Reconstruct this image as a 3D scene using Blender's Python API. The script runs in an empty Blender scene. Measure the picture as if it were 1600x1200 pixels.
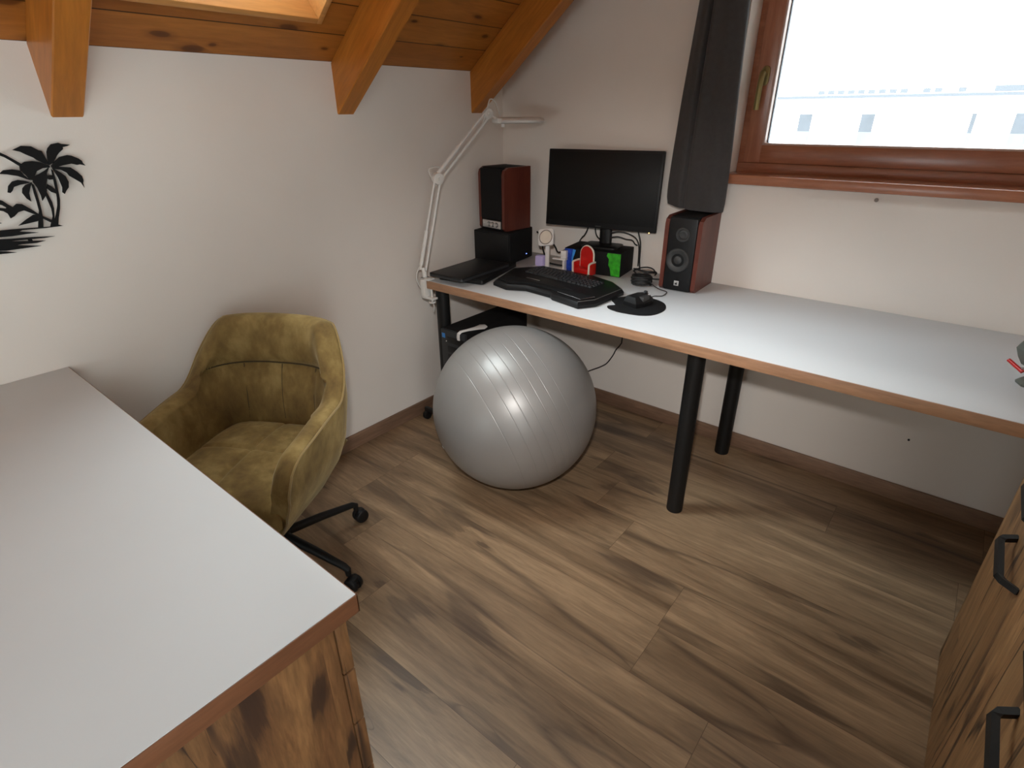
import bpy, bmesh, math, random
from mathutils import Vector, Matrix, noise
random.seed(7)
C = bpy.context.scene.collection
PI = math.pi
V = Vector
UP = V((0, 0, 1))

# ------------------------------------------------------------------ materials
class NT:
    def __init__(s, name):
        s.m = bpy.data.materials.new(name); s.m.use_nodes = True
        s.t = s.m.node_tree; s.b = s.t.nodes['Principled BSDF']; s.out = s.t.nodes['Material Output']
    def n(s, typ, **kw):
        nd = s.t.nodes.new(typ)
        for k, v in kw.items():
            if k.startswith('i_'):
                nd.inputs[k[2:].replace('_', ' ')].default_value = v
            else: setattr(nd, k, v)
        return nd
    def l(s, a, b): s.t.links.new(a, b)
    def math(s, op, a, b=None, c=None):
        nd = s.n('ShaderNodeMath', operation=op)
        for i, v in enumerate((a, b, c)):
            if v is None: continue
            if isinstance(v, (int, float)): nd.inputs[i].default_value = v
            else: s.l(v, nd.inputs[i])
        return nd.outputs[0]
    def mix(s, fac, a, b, mode='MIX'):
        nd = s.n('ShaderNodeMix', data_type='RGBA', blend_type=mode)
        for i, v in ((0, fac), (6, a), (7, b)):
            if isinstance(v, (int, float)): nd.inputs[i].default_value = v
            elif isinstance(v, tuple): nd.inputs[i].default_value = (*v[:3], 1)
            else: s.l(v, nd.inputs[i])
        return nd.outputs[2]
    def ramp(s, fac, stops):
        nd = s.n('ShaderNodeValToRGB'); el = nd.color_ramp.elements
        while len(el) < len(stops): el.new(.5)
        for e, (p, c) in zip(el, stops):
            e.position = p; e.color = (*c, 1) if len(c) == 3 else c
        s.l(fac, nd.inputs[0]); return nd.outputs[0]
    def bump(s, h, strength=.2, dist=.002):
        nd = s.n('ShaderNodeBump'); nd.inputs['Strength'].default_value = strength; nd.inputs['Distance'].default_value = dist
        s.l(h, nd.inputs['Height']); s.l(nd.outputs[0], s.b.inputs['Normal'])
    def set(s, **kw):
        for k, v in kw.items():
            i = s.b.inputs[k.replace('_', ' ')]
            i.default_value = (*v, 1) if isinstance(v, tuple) and len(v) == 3 else v
        return s

def lin(r, g, b):
    f = lambda c: (c / 255 / 12.92) if c / 255 <= .04045 else ((c / 255 + .055) / 1.055) ** 2.4
    return (f(r), f(g), f(b))

def plain(name, col, rough=.5, metal=0., var=.06, vs=30., bump=.0, spec=.5, **kw):
    s = NT(name)
    tc = s.n('ShaderNodeTexCoord')
    nz = s.n('ShaderNodeTexNoise', i_Scale=vs, i_Detail=4.)
    s.l(tc.outputs['Object'], nz.inputs['Vector'])
    k = s.ramp(nz.outputs['Fac'], [(.3, (1 - var,) * 3), (.7, (1 + var,) * 3)])
    s.l(s.mix(1., col, k, 'MULTIPLY'), s.b.inputs['Base Color'])
    s.set(Roughness=rough, Metallic=metal, **{'Specular IOR Level': spec}, **kw)
    if bump: s.bump(nz.outputs['Fac'], bump)
    return s.m

def emit(name, col, strength):
    s = NT(name); s.set(Base_Color=col, Emission_Color=col, Emission_Strength=strength); return s.m

def wood(name, light, dark, axis=0, scale=1., rough=.5, knots=.5, knot_col=None, plank=None, plen=None,
         groove=.0, gcol=.35, tint=.12, fine=.25, bump=.12, contrast=(.3, .72), wavy=.0, spec=.4, coat=0., kscale=2.3, kr=1., cracks=0., cw=.012, csc=3.):
    """planks run along object axis `axis` (0 x, 1 y, 2 z); plank=(cross axis, width)"""
    s = NT(name)
    tc = s.n('ShaderNodeTexCoord'); sep = s.n('ShaderNodeSeparateXYZ'); s.l(tc.outputs['Object'], sep.inputs[0])
    ax = [sep.outputs[0], sep.outputs[1], sep.outputs[2]]
    co = list(ax); rnd = None; gr = None
    if plank:
        ca, w = plank
        q = s.math('DIVIDE', ax[ca], w); row = s.math('FLOOR', q)
        wn = s.n('ShaderNodeTexWhiteNoise', noise_dimensions='1D'); s.l(row, wn.inputs['W']); r1 = wn.outputs['Value']
        fr = s.math('FRACT', q)
        edge = s.math('MULTIPLY', s.math('MINIMUM', fr, s.math('SUBTRACT', 1., fr)), w)
        if plen:
            q2 = s.math('ADD', s.math('DIVIDE', ax[axis], plen), s.math('MULTIPLY', r1, 7.3)); col = s.math('FLOOR', q2)
            cmb = s.n('ShaderNodeCombineXYZ'); s.l(row, cmb.inputs[0]); s.l(col, cmb.inputs[1])
            wn2 = s.n('ShaderNodeTexWhiteNoise', noise_dimensions='2D'); s.l(cmb.outputs[0], wn2.inputs['Vector']); r1 = wn2.outputs['Value']
            f2 = s.math('FRACT', q2)
            edge = s.math('MINIMUM', edge, s.math('MULTIPLY', s.math('MINIMUM', f2, s.math('SUBTRACT', 1., f2)), plen))
        rnd = r1
        co[axis] = s.math('ADD', co[axis], s.math('MULTIPLY', r1, 37.))
        co[ca] = s.math('ADD', co[ca], s.math('MULTIPLY', r1, 11.))
        if groove:
            gr = s.math('GREATER_THAN', edge, groove)
    st = [1., 1., 1.]; st[axis] = .11
    def vec(mul):
        cmb = s.n('ShaderNodeCombineXYZ')
        for i in range(3): s.l(s.math('MULTIPLY', co[i], mul * st[i]), cmb.inputs[i])
        return cmb.outputs[0]
    v1 = vec(6. * scale)
    n1 = s.n('ShaderNodeTexNoise', i_Scale=1., i_Detail=7., i_Roughness=.6, i_Distortion=.7 + wavy); s.l(v1, n1.inputs['Vector'])
    n2 = s.n('ShaderNodeTexNoise', i_Scale=1., i_Detail=3., i_Roughness=.65, i_Distortion=.3); s.l(vec(70. * scale), n2.inputs['Vector'])
    rings = s.math('FRACT', s.math('MULTIPLY', n1.outputs['Fac'], 9.))
    base = s.ramp(n1.outputs['Fac'], [(contrast[0], dark), (contrast[1], light)])
    rc = s.ramp(rings, [(0., (1 - fine * .5,) * 3), (.6, (1., 1., 1.)), (1., (1 - fine * .5,) * 3)])
    base = s.mix(1., base, rc, 'MULTIPLY')
    fc = s.ramp(n2.outputs['Fac'], [(.3, (1 - fine,) * 3), (.65, (1.04,) * 3)])
    base = s.mix(1., base, fc, 'MULTIPLY')
    if knots:
        oth = [q for q in range(3) if q != axis]
        cmb = s.n('ShaderNodeCombineXYZ')
        s.l(s.math('MULTIPLY', co[axis], .42 * kscale), cmb.inputs[0])
        s.l(s.math('MULTIPLY', s.math('ADD', co[oth[0]], co[oth[1]]), kscale), cmb.inputs[1])
        add = s.n('ShaderNodeVectorMath', operation='ADD'); s.l(cmb.outputs[0], add.inputs[0])
        sc = s.n('ShaderNodeVectorMath', operation='SCALE'); s.l(n1.outputs['Color'], sc.inputs[0]); sc.inputs['Scale'].default_value = .35 * kr
        s.l(sc.outputs[0], add.inputs[1])
        vo = s.n('ShaderNodeTexVoronoi', voronoi_dimensions='2D', i_Scale=1.); s.l(add.outputs[0], vo.inputs['Vector'])
        wv = s.n('ShaderNodeSeparateXYZ'); s.l(vo.outputs['Color'], wv.inputs[0])
        dd = s.math('DIVIDE', vo.outputs['Distance'], s.math('ADD', .25, s.math('MULTIPLY', wv.outputs[0], kr)))
        kf = s.ramp(dd, [(.0, (1, 1, 1)), (.075, (.9,) * 3), (.105, (.35,) * 3), (.19, (0, 0, 0))])
        base = s.mix(s.math('MULTIPLY', kf, knots), base, knot_col or tuple(c * .25 for c in dark))
    if cracks:
        n3 = s.n('ShaderNodeTexNoise', i_Scale=1., i_Detail=2.5, i_Roughness=.55, i_Distortion=.5); s.l(vec(csc), n3.inputs['Vector'])
        n4 = s.n('ShaderNodeTexNoise', i_Scale=1., i_Detail=2.); s.l(vec(csc * 2.7), n4.inputs['Vector'])
        dev = s.math('ABSOLUTE', s.math('SUBTRACT', n3.outputs['Fac'], .5))
        wid = s.math('MULTIPLY', s.math('MAXIMUM', s.math('SUBTRACT', n4.outputs['Fac'], .44), 0.), cw * 12)
        cf = s.math('SUBTRACT', 1., s.math('MINIMUM', 1., s.math('DIVIDE', dev, s.math('ADD', wid, .0005))))
        base = s.mix(s.math('MULTIPLY', cf, cracks), base, knot_col or tuple(c * .25 for c in dark))
    if rnd is not None:
        t = s.math('ADD', 1 - tint, s.math('MULTIPLY', rnd, 2 * tint))
        cmb = s.n('ShaderNodeCombineXYZ')
        for i in range(3): s.l(t, cmb.inputs[i])
        base = s.mix(1., base, cmb.outputs[0], 'MULTIPLY')
    h = n2.outputs['Fac']
    if gr is not None:
        base = s.mix(s.math('SUBTRACT', 1., gr), base, tuple(c * gcol for c in dark))
        h = s.math('ADD', s.math('MULTIPLY', h, .4), gr)
    s.l(base, s.b.inputs['Base Color'])
    s.set(Roughness=rough, **{'Specular IOR Level': spec, 'Coat Weight': coat, 'Coat Roughness': .25})
    s.bump(h, bump, .0015)
    return s.m

def velvet(name):
    s = NT(name); tc = s.n('ShaderNodeTexCoord')
    mp = s.n('ShaderNodeMapping'); mp.inputs['Scale'].default_value = (1., 1., .6); s.l(tc.outputs['Object'], mp.inputs[0])
    a = s.n('ShaderNodeTexNoise', i_Scale=8., i_Detail=6., i_Roughness=.62, i_Distortion=.25); s.l(mp.outputs[0], a.inputs['Vector'])
    b = s.n('ShaderNodeTexNoise', i_Scale=45., i_Detail=3.); s.l(mp.outputs[0], b.inputs['Vector'])
    f = s.math('ADD', s.math('MULTIPLY', a.outputs['Fac'], .85), s.math('MULTIPLY', b.outputs['Fac'], .15))
    col = s.ramp(f, [(.34, lin(92, 72, 42)), (.5, lin(122, 100, 58)), (.66, lin(152, 130, 82))])
    s.l(col, s.b.inputs['Base Color'])
    s.set(Roughness=.85, **{'Sheen Weight': .35, 'Sheen Roughness': .4, 'Specular IOR Level': .2}); s.b.inputs['Sheen Tint'].default_value = (.9, .75, .45, 1)
    s.bump(b.outputs['Fac'], .15, .002)
    return s.m

def wallpaint(name, col):
    s = NT(name); tc = s.n('ShaderNodeTexCoord')
    a = s.n('ShaderNodeTexNoise', i_Scale=180., i_Detail=4.); s.l(tc.outputs['Object'], a.inputs['Vector'])
    b = s.n('ShaderNodeTexNoise', i_Scale=2.5, i_Detail=3.); s.l(tc.outputs['Object'], b.inputs['Vector'])
    k = s.ramp(b.outputs['Fac'], [(.3, (.975,) * 3), (.7, (1.015,) * 3)])
    s.l(s.mix(1., col, k, 'MULTIPLY'), s.b.inputs['Base Color'])
    s.set(Roughness=.85, **{'Specular IOR Level': .25}); s.bump(a.outputs['Fac'], .12, .002)
    return s.m

def glass(name):
    s = NT(name); s.t.nodes.remove(s.b)
    tr = s.n('ShaderNodeBsdfTransparent'); tr.inputs[0].default_value = (.96, .98, .97, 1)
    gl = s.n('ShaderNodeBsdfGlossy'); gl.inputs['Roughness'].default_value = .02
    fr = s.n('ShaderNodeFresnel', i_IOR=1.45); mx = s.n('ShaderNodeMixShader')
    s.l(fr.outputs[0], mx.inputs[0]); s.l(tr.outputs[0], mx.inputs[1]); s.l(gl.outputs[0], mx.inputs[2]); s.l(mx.outputs[0], s.out.inputs[0])
    return s.m

M = {}
M['wall'] = wallpaint('wall_paint', (.83, .775, .715))
M['reveal'] = M['wall']
M['floor'] = wood('floor_laminate', lin(168, 140, 109), lin(104, 82, 61), axis=0, scale=1.15, rough=.40, knots=.6, knot_col=lin(66, 52, 43),
                  plank=(1, .193), plen=1.28, groove=.0007, gcol=.85, tint=.03, cracks=.55, cw=.02, csc=3.2, fine=.22, bump=.1, wavy=.9, kscale=3.2, kr=1.6, contrast=(.27, .64))
M['skirt'] = wood('skirting_wood', lin(158, 126, 102), lin(118, 90, 72), axis=0, scale=1.2, rough=.5, knots=0)
M['skirty'] = wood('skirting_wood_side', lin(158, 126, 102), lin(118, 90, 72), axis=1, scale=1.2, rough=.5, knots=0)
M['ceil'] = wood('ceiling_pine', lin(192, 124, 54), lin(156, 92, 34), axis=1, scale=1., rough=.38, knots=.85, knot_col=lin(74, 34, 12),
                 plank=(0, .121), groove=.0018, gcol=.15, tint=.08, fine=.16, bump=.15, kscale=6.5, kr=.8)
M['rafter'] = wood('rafter_pine', lin(206, 132, 52), lin(168, 97, 32), axis=0, scale=.9, rough=.36, knots=.7, knot_col=lin(80, 36, 12), fine=.2, kscale=4.5, kr=.9)
M['lining'] = wood('skylight_lining_pine', lin(222, 168, 104), lin(200, 138, 74), axis=1, scale=1., rough=.4, knots=.6, knot_col=lin(120, 64, 26), fine=.14)
M['mahog'] = wood('window_mahogany', lin(190, 128, 97), lin(164, 102, 73), axis=0, scale=1.3, rough=.27, knots=0, fine=.16, bump=.03, spec=.6, coat=.25)
M['mahogz'] = wood('window_mahogany_upright', lin(190, 128, 97), lin(164, 102, 73), axis=2, scale=1.3, rough=.27, knots=0, fine=.16, bump=.03, spec=.6, coat=.25)
M['bead'] = plain('glazing_bead_pinkish', lin(190, 160, 148), .4)
M['seal'] = plain('window_gasket_grey', lin(92, 98, 108), .5)
M['glass'] = glass('window_glass')
M['brass'] = plain('aged_brass', lin(150, 134, 88), .38, .7)
M['white_top'] = plain('white_laminate', (.60, .61, .616), .5, var=.01, vs=6., spec=.3)
M['band'] = wood('walnut_edge_band', lin(190, 148, 114), lin(156, 114, 86), axis=0, scale=1.6, rough=.45, knots=0, fine=.2)
M['band_dark'] = wood('dark_walnut_edge_band', lin(134, 88, 60), lin(102, 64, 42), axis=1, scale=1.6, rough=.45, knots=0, fine=.2)
M['bandy'] = wood('walnut_edge_band_side', lin(190, 148, 114), lin(156, 114, 86), axis=1, scale=1.6, rough=.45, knots=0, fine=.2)
M['black'] = plain('black_powder_coat', (.0075, .0075, .0075), .5, bump=.02, vs=400., spec=.35)
M['blackplastic'] = plain('black_plastic', (.007, .007, .0075), .45, vs=200., spec=.3)
M['blackmatte'] = plain('black_matte', (.006, .006, .0065), .75, spec=.25, vs=200., bump=.05)
M['blackgloss'] = plain('black_gloss_screen', (.005, .005, .005), .5, var=.0, spec=.25)
M['grey_black'] = plain('charcoal_plastic', (.022, .024, .027), .5)
M['rustic'] = wood('rustic_old_pine', lin(150, 108, 68), lin(104, 68, 42), axis=2, scale=1.7, rough=.5, knots=.95, knot_col=lin(54, 37, 28), fine=.34,
                   plank=(1, .17), groove=.0, tint=.14, bump=.15, wavy=.6, kscale=7.5, kr=3., cracks=1., cw=.034, csc=8.)
M['rustic_light'] = wood('rustic_pine_decor', lin(178, 138, 94), lin(132, 96, 62), axis=2, scale=1.3, rough=.5, knots=.6, knot_col=lin(52, 38, 30), fine=.3,
                   plank=(1, .14), plen=.9, groove=.0, tint=.14, bump=.12, wavy=.8, kscale=8., kr=2., cracks=1., cw=.020, csc=9.)
M['velvet'] = velvet('olive_velvet')
M['piping'] = plain('olive_piping', lin(138, 114, 64), .8, bump=.05, **{'Sheen Weight': .3})
M['seam'] = plain('dark_olive_seam', lin(64, 50, 28), .9)
M['curtain'] = plain('dark_grey_curtain', lin(62, 60, 60), .85, var=.1, vs=60., bump=.1, **{'Sheen Weight': .15})
M['lampwhite'] = plain('white_enamel', (.72, .71, .68), .4, var=.02)
M['steel'] = plain('steel', (.5, .5, .5), .3, 1.)
M['whiteplastic'] = plain('white_plastic', (.74, .72, .70), .4, var=.02)
M['cherry'] = wood('cherry_veneer', lin(112, 56, 42), lin(80, 36, 28), axis=2, scale=1.6, rough=.38, knots=0, fine=.15, bump=.04)
M['silver'] = plain('brushed_silver', (.62, .61, .6), .35, .6, var=.04)
M['knobring'] = plain('taupe_ring', lin(120, 108, 98), .4)
M['coneg'] = plain('grey_cone', (.032, .032, .032), .5)
M['blue'] = plain('blue_print', lin(24, 62, 165), .35, var=.5, vs=60.)
M['bluel'] = plain('light_blue_print', lin(60, 140, 215), .35, var=.2, vs=80.)
M['green'] = plain('green_print', lin(52, 160, 34), .35, var=.45, vs=45.)
M['red'] = plain('red_lacquer', lin(190, 26, 22), .35)
M['cream'] = plain('cream_white_paint', lin(225, 215, 200), .45)
M['sticker'] = plain('blue_sticker', lin(60, 130, 200), .4)
M['ball'] = plain('silver_grey_vinyl', (.32, .315, .306), .40, .3, var=.015, vs=14.)
M['cable'] = plain('black_cable', (.012, .012, .012), .55)
M['wcable'] = plain('white_cable', (.7, .68, .64), .5)
M['led'] = emit('blue_led', (.15, .25, 1.), 6.)
M['led_o'] = emit('amber_led', (1., .55, .2), 3.)
M['purple'] = emit('purple_glow_plastic', (.36, .30, .50), .16)
M['olive_tool'] = plain('grey_green_plastic', lin(92, 96, 88), .45)
M['facade'] = plain('white_render_facade', (.86, .86, .86), .9, var=.02, vs=.5)
M['facwin'] = plain('far_window_pane', (.05, .056, .066), .2, var=.2, vs=.8)
M['facwin2'] = plain('far_window_pale', (.10, .107, .118), .4, var=.1, vs=.8)
M['coping'] = plain('grey_coping', (.062, .069, .080), .5, var=.1)

# ------------------------------------------------------------------ mesh helpers
class MB:
    def __init__(s): s.bm = bmesh.new()
    def _merge(s, b, mat=None):
        if mat is not None: b.transform(mat)
        me = bpy.data.meshes.new('t'); b.to_mesh(me); b.free(); s.bm.from_mesh(me); bpy.data.meshes.remove(me)
    def box(s, c, d, bevel=0., rot=None, seg=2):
        b = bmesh.new(); bmesh.ops.create_cube(b, size=1.)
        b.transform(Matrix.Diagonal((*d, 1)))
        if bevel: bmesh.ops.bevel(b, geom=b.edges[:], offset=bevel, segments=seg, affect='EDGES', profile=.5)
        m = Matrix.Translation(c)
        if rot is not None: m = m @ (rot if len(rot) == 4 else rot.to_4x4())
        s._merge(b, m); return s
    def box2(s, lo, hi, bevel=0.):
        lo, hi = V(lo), V(hi); return s.box((lo + hi) / 2, hi - lo, bevel)
    def cone(s, p0, p1, r0, r1=None, seg=24, bevel=0.):
        r1 = r0 if r1 is None else r1
        p0, p1 = V(p0), V(p1); d = p1 - p0
        b = bmesh.new(); bmesh.ops.create_cone(b, cap_ends=True, segments=seg, radius1=r0, radius2=r1, depth=d.length)
        if bevel:
            es = [e for e in b.edges if all(abs(abs(v.co.z) - d.length / 2) < 1e-6 for v in e.verts) and abs(e.verts[0].co.z - e.verts[1].co.z) < 1e-6]
            bmesh.ops.bevel(b, geom=es, offset=bevel, segments=2, affect='EDGES', profile=.5)
        q = UP.rotation_difference(d.normalized()).to_matrix().to_4x4()
        s._merge(b, Matrix.Translation((p0 + p1) / 2) @ q); return s
    def sphere(s, c, r, sc=(1, 1, 1), seg=20, rot=None):
        b = bmesh.new(); bmesh.ops.create_uvsphere(b, u_segments=seg, v_segments=max(8, seg // 2), radius=r)
        m = Matrix.Translation(c) @ (rot.to_4x4() if rot is not None else Matrix()) @ Matrix.Diagonal((*sc, 1)); s._merge(b, m); return s
    def tube(s, pts, r, seg=8, closed=False, smooth=0, flat=None):
        pts = [V(p) for p in pts]
        if smooth: pts = catmull(pts, smooth, closed)
        n = len(pts); rings = []
        prev = None
        for i, p in enumerate(pts):
            a = pts[(i - 1) % n] if (closed or i > 0) else p; c = pts[(i + 1) % n] if (closed or i < n - 1) else p
            t = (c - a).normalized()
            if prev is None:
                prev = t.orthogonal().normalized() if flat is None else (V(flat) - t * t.dot(V(flat))).normalized()
            u = (prev - t * prev.dot(t)).normalized(); w = t.cross(u); prev = u
            rr = r[i] if isinstance(r, (list, tuple)) and len(r) == n else r
            ra, rb = (rr if isinstance(rr, (list, tuple)) else (rr, rr))
            rings.append([s.bm.verts.new(p + ra * math.cos(2 * PI * k / seg) * u + rb * math.sin(2 * PI * k / seg) * w) for k in range(seg)])
        for i in range(n if closed else n - 1):
            A, B = rings[i], rings[(i + 1) % n]
            for k in range(seg): s.bm.faces.new((A[k], A[(k + 1) % seg], B[(k + 1) % seg], B[k]))
        if not closed: s.bm.faces.new(rings[0][::-1]); s.bm.faces.new(rings[-1])
        return s
    def lathe(s, prof, seg=48, mat=None):
        b = bmesh.new(); rings = []
        for r, z in prof:
            if r < 1e-6: rings.append([b.verts.new((0, 0, z))])
            else: rings.append([b.verts.new((r * math.cos(2 * PI * k / seg), r * math.sin(2 * PI * k / seg), z)) for k in range(seg)])
        for A, B in zip(rings, rings[1:]):
            for k in range(seg):
                k2 = (k + 1) % seg
                if len(A) == 1 and len(B) == 1: continue
                if len(A) == 1: b.faces.new((A[0], B[k], B[k2]))
                elif len(B) == 1: b.faces.new((A[k], B[0], A[k2]))
                else: b.faces.new((A[k], B[k], B[k2], A[k2]))
        bmesh.ops.recalc_face_normals(b, faces=b.faces[:])
        s._merge(b, mat); return s
    def prism(s, poly, z0, z1, mat=None, bevel=0., top=None):
        """extrude a 2-D polygon from z0 to z1 (local z); top = polygon used at z1"""
        b = bmesh.new(); top = top or poly
        lo = [b.verts.new((x, y, z0)) for x, y in poly]; hi = [b.verts.new((x, y, z1)) for x, y in top]
        n = len(poly)
        b.faces.new(lo[::-1]); tf = b.faces.new(hi)
        for i in range(n): b.faces.new((lo[i], lo[(i + 1) % n], hi[(i + 1) % n], hi[i]))
        bmesh.ops.recalc_face_normals(b, faces=b.faces[:])
        if bevel: bmesh.ops.bevel(b, geom=list(tf.edges), offset=bevel, segments=2, affect='EDGES', profile=.5)
        bmesh.ops.triangulate(b, faces=[f for f in b.faces if len(f.verts) > 4])
        s._merge(b, mat); return s
    def grid(s, rows, closed_u=False, flip=False):
        vs = [[s.bm.verts.new(p) for p in r] for r in rows]
        for i in range(len(vs) - 1):
            m = len(vs[i])
            for j in range(m if closed_u else m - 1):
                q = (vs[i][j], vs[i][(j + 1) % m], vs[i + 1][(j + 1) % m], vs[i + 1][j])
                s.bm.faces.new(q[::-1] if flip else q)
        return vs
    def build(s, name, mat, parent=None, smooth=True, angle=40, recalc=False):
        if recalc: bmesh.ops.recalc_face_normals(s.bm, faces=s.bm.faces[:])
        me = bpy.data.meshes.new(name); s.bm.to_mesh(me); s.bm.free()
        if smooth:
            for p in me.polygons: p.use_smooth = True
            me.set_sharp_from_angle(angle=math.radians(angle))
        for m in (mat if isinstance(mat, list) else [mat]): me.materials.append(m)
        o = bpy.data.objects.new(name, me); C.objects.link(o)
        if parent: o.parent = parent
        return o

def catmull(p, k, closed=False):
    n = len(p); out = []
    for i in range(n if closed else n - 1):
        a = p[(i - 1) % n] if closed or i else p[0]; b = p[i]; c = p[(i + 1) % n]; d = p[(i + 2) % n] if closed or i + 2 < n else p[-1]
        for j in range(k):
            t = j / k
            out.append(.5 * ((2 * b) + (c - a) * t + (2 * a - 5 * b + 4 * c - d) * t * t + (3 * b - a - 3 * c + d) * t ** 3))
    if not closed: out.append(p[-1].copy())
    return out
def smooth2(poly, k): return [(q.x, q.y) for q in catmull([V((x, y, 0)) for x, y in poly], k, True)]
def rrect(w, h, r, k=5):
    o = []
    for cx, cy, a0 in ((w / 2 - r, h / 2 - r, 0), (-w / 2 + r, h / 2 - r, 90), (-w / 2 + r, -h / 2 + r, 180), (w / 2 - r, -h / 2 + r, 270)):
        for i in range(k + 1):
            a = math.radians(a0 + 90 * i / k); o.append((cx + r * math.cos(a), cy + r * math.sin(a)))
    return o
def tag(o, label, cat, group=None):
    o['label'] = label; o['category'] = cat
    if group: o['group'] = group
    return o
def thing(name, label, cat, loc=(0, 0, 0), rz=0., group=None):
    o = bpy.data.objects.new(name, None); C.objects.link(o); o.location = loc; o.rotation_euler = (0, 0, rz); o.empty_display_size = .05
    return tag(o, label, cat, group)
def struct(o): o['kind'] = 'structure'; return o
RX = lambda a: Matrix.Rotation(a, 4, 'X')
RY = lambda a: Matrix.Rotation(a, 4, 'Y')
RZ = lambda a: Matrix.Rotation(a, 4, 'Z')
T = Matrix.Translation

# ------------------------------------------------------------------ room shell
XR, YF = 2.75, -4.1
TH = math.atan(.785); CZ = 1.574                      # roof pitch, height where roof meets the knee wall
RIDGE = 1.95
WX0, WX1, WZ0, WZ1 = 1.15, 2.36, 1.15, 2.34           # window opening
struct(MB().box2((-.3, YF - .3, -.12), (XR + .3, .3, 0)).build('floor', M['floor'], smooth=False))
struct(MB().box2((-.2, YF - .2, 0), (0, .2, CZ + .1)).build('wall_left', M['wall'], smooth=False))
w = MB()
w.box2((0, 0, 0), (WX0, .24, 3.4)); w.box2((WX1, 0, 0), (XR, .24, 3.4)); w.box2((WX0, 0, 0), (WX1, .24, WZ0)); w.box2((WX0, 0, WZ1), (WX1, .24, 3.4))
struct(w.build('wall_back', M['wall'], smooth=False))
GY0, GY1, GZ0, GZ1 = -3.75, -2.50, .06, 2.15             # glazed balcony door behind the camera's right shoulder
w = MB()
w.box2((XR, YF - .2, 0), (XR + .2, GY0, 3.0)); w.box2((XR, GY1, 0), (XR + .2, .2, 3.0)); w.box2((XR, GY0, 0), (XR + .2, GY1, GZ0)); w.box2((XR, GY0, GZ1), (XR + .2, GY1, 3.0))
struct(w.build('wall_right', M['wall'], smooth=False))
FX0, FX1, FZ0, FZ1 = .55, 2.15, .25, .90                # unseen low window behind the camera, added for fill light
w = MB()
w.box2((0, YF - .2, 0), (FX0, YF, 3.4)); w.box2((FX1, YF - .2, 0), (XR, YF, 3.4)); w.box2((FX0, YF - .2, 0), (FX1, YF, FZ0)); w.box2((FX0, YF - .2, FZ1), (FX1, YF, 3.4))
struct(w.build('wall_front', M['wall'], smooth=False))

# pitched ceiling in the roof's own frame: local x up the slope, local y along the knee wall, local z through the roof
SK = (.165, 1.25, -1.69, -1.08)                       # skylight hole: slope start, end, y start, end
SL = RIDGE / math.cos(TH)
c = MB(); TK = .30
for lo, hi in (((-.35, YF - .2), (SK[0], .25)), ((SK[1], YF - .2), (SL, .25)), ((SK[0], YF - .2), (SK[1], SK[2])), ((SK[0], SK[3]), (SK[1], .25))):
    c.box2((*lo, 0), (*hi, TK))
ce = struct(c.build('ceiling', M['ceil'], smooth=False)); ce.location = (0, 0, CZ); ce.rotation_euler = (0, -TH, 0)
c2 = MB().box2((0, YF - .2, 0), (1.6, .25, .2))
ce2 = struct(c2.build('ceiling_right', M['ceil'], smooth=False)); ce2.location = (RIDGE, 0, CZ + RIDGE * .785); ce2.rotation_euler = (0, TH, 0)

struct(MB().box2((.0, YF, 0), (.013, 0, .07), .003).build('baseboard_left', M['skirty']))
struct(MB().box2((.013, -.013, 0), (XR, 0, .07), .003).build('baseboard_back', M['skirt']))

# skylight in the roof slope
sk = struct(MB().box2((SK[0] - .02, SK[2] - .04, TK), (SK[0] + .05, SK[3] + .04, TK + .06)).box2((SK[1] - .05, SK[2] - .04, TK), (SK[1] + .02, SK[3] + .04, TK + .06))
       .box2((SK[0], SK[2] - .04, TK), (SK[1], SK[2] + .05, TK + .06)).box2((SK[0], SK[3] - .05, TK), (SK[1], SK[3] + .04, TK + .06)).build('window_2', M['lining'], smooth=False))
sk.location = ce.location; sk.rotation_euler = ce.rotation_euler
MB().box2((SK[0] + .02, SK[2] + .02, TK + .025), (SK[1] - .02, SK[3] - .02, TK + .031)).build('glass_pane', M['glass'], sk, False)
g = .02
MB().box2((SK[0], SK[2] + g, -.012), (SK[0] + g, SK[3] - g, TK), .002).build('lower_lining', M['lining'], sk)
MB().box2((SK[1] - g, SK[2] + g, -.012), (SK[1], SK[3] - g, TK), .002).build('upper_lining', M['lining'], sk)
MB().box2((SK[0], SK[2], -.012), (SK[1], SK[2] + g, TK), .002).build('side_lining', M['lining'], sk)
MB().box2((SK[0], SK[3] - g, -.012), (SK[1], SK[3], TK), .002).build('side_lining', M['lining'], sk)

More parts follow.
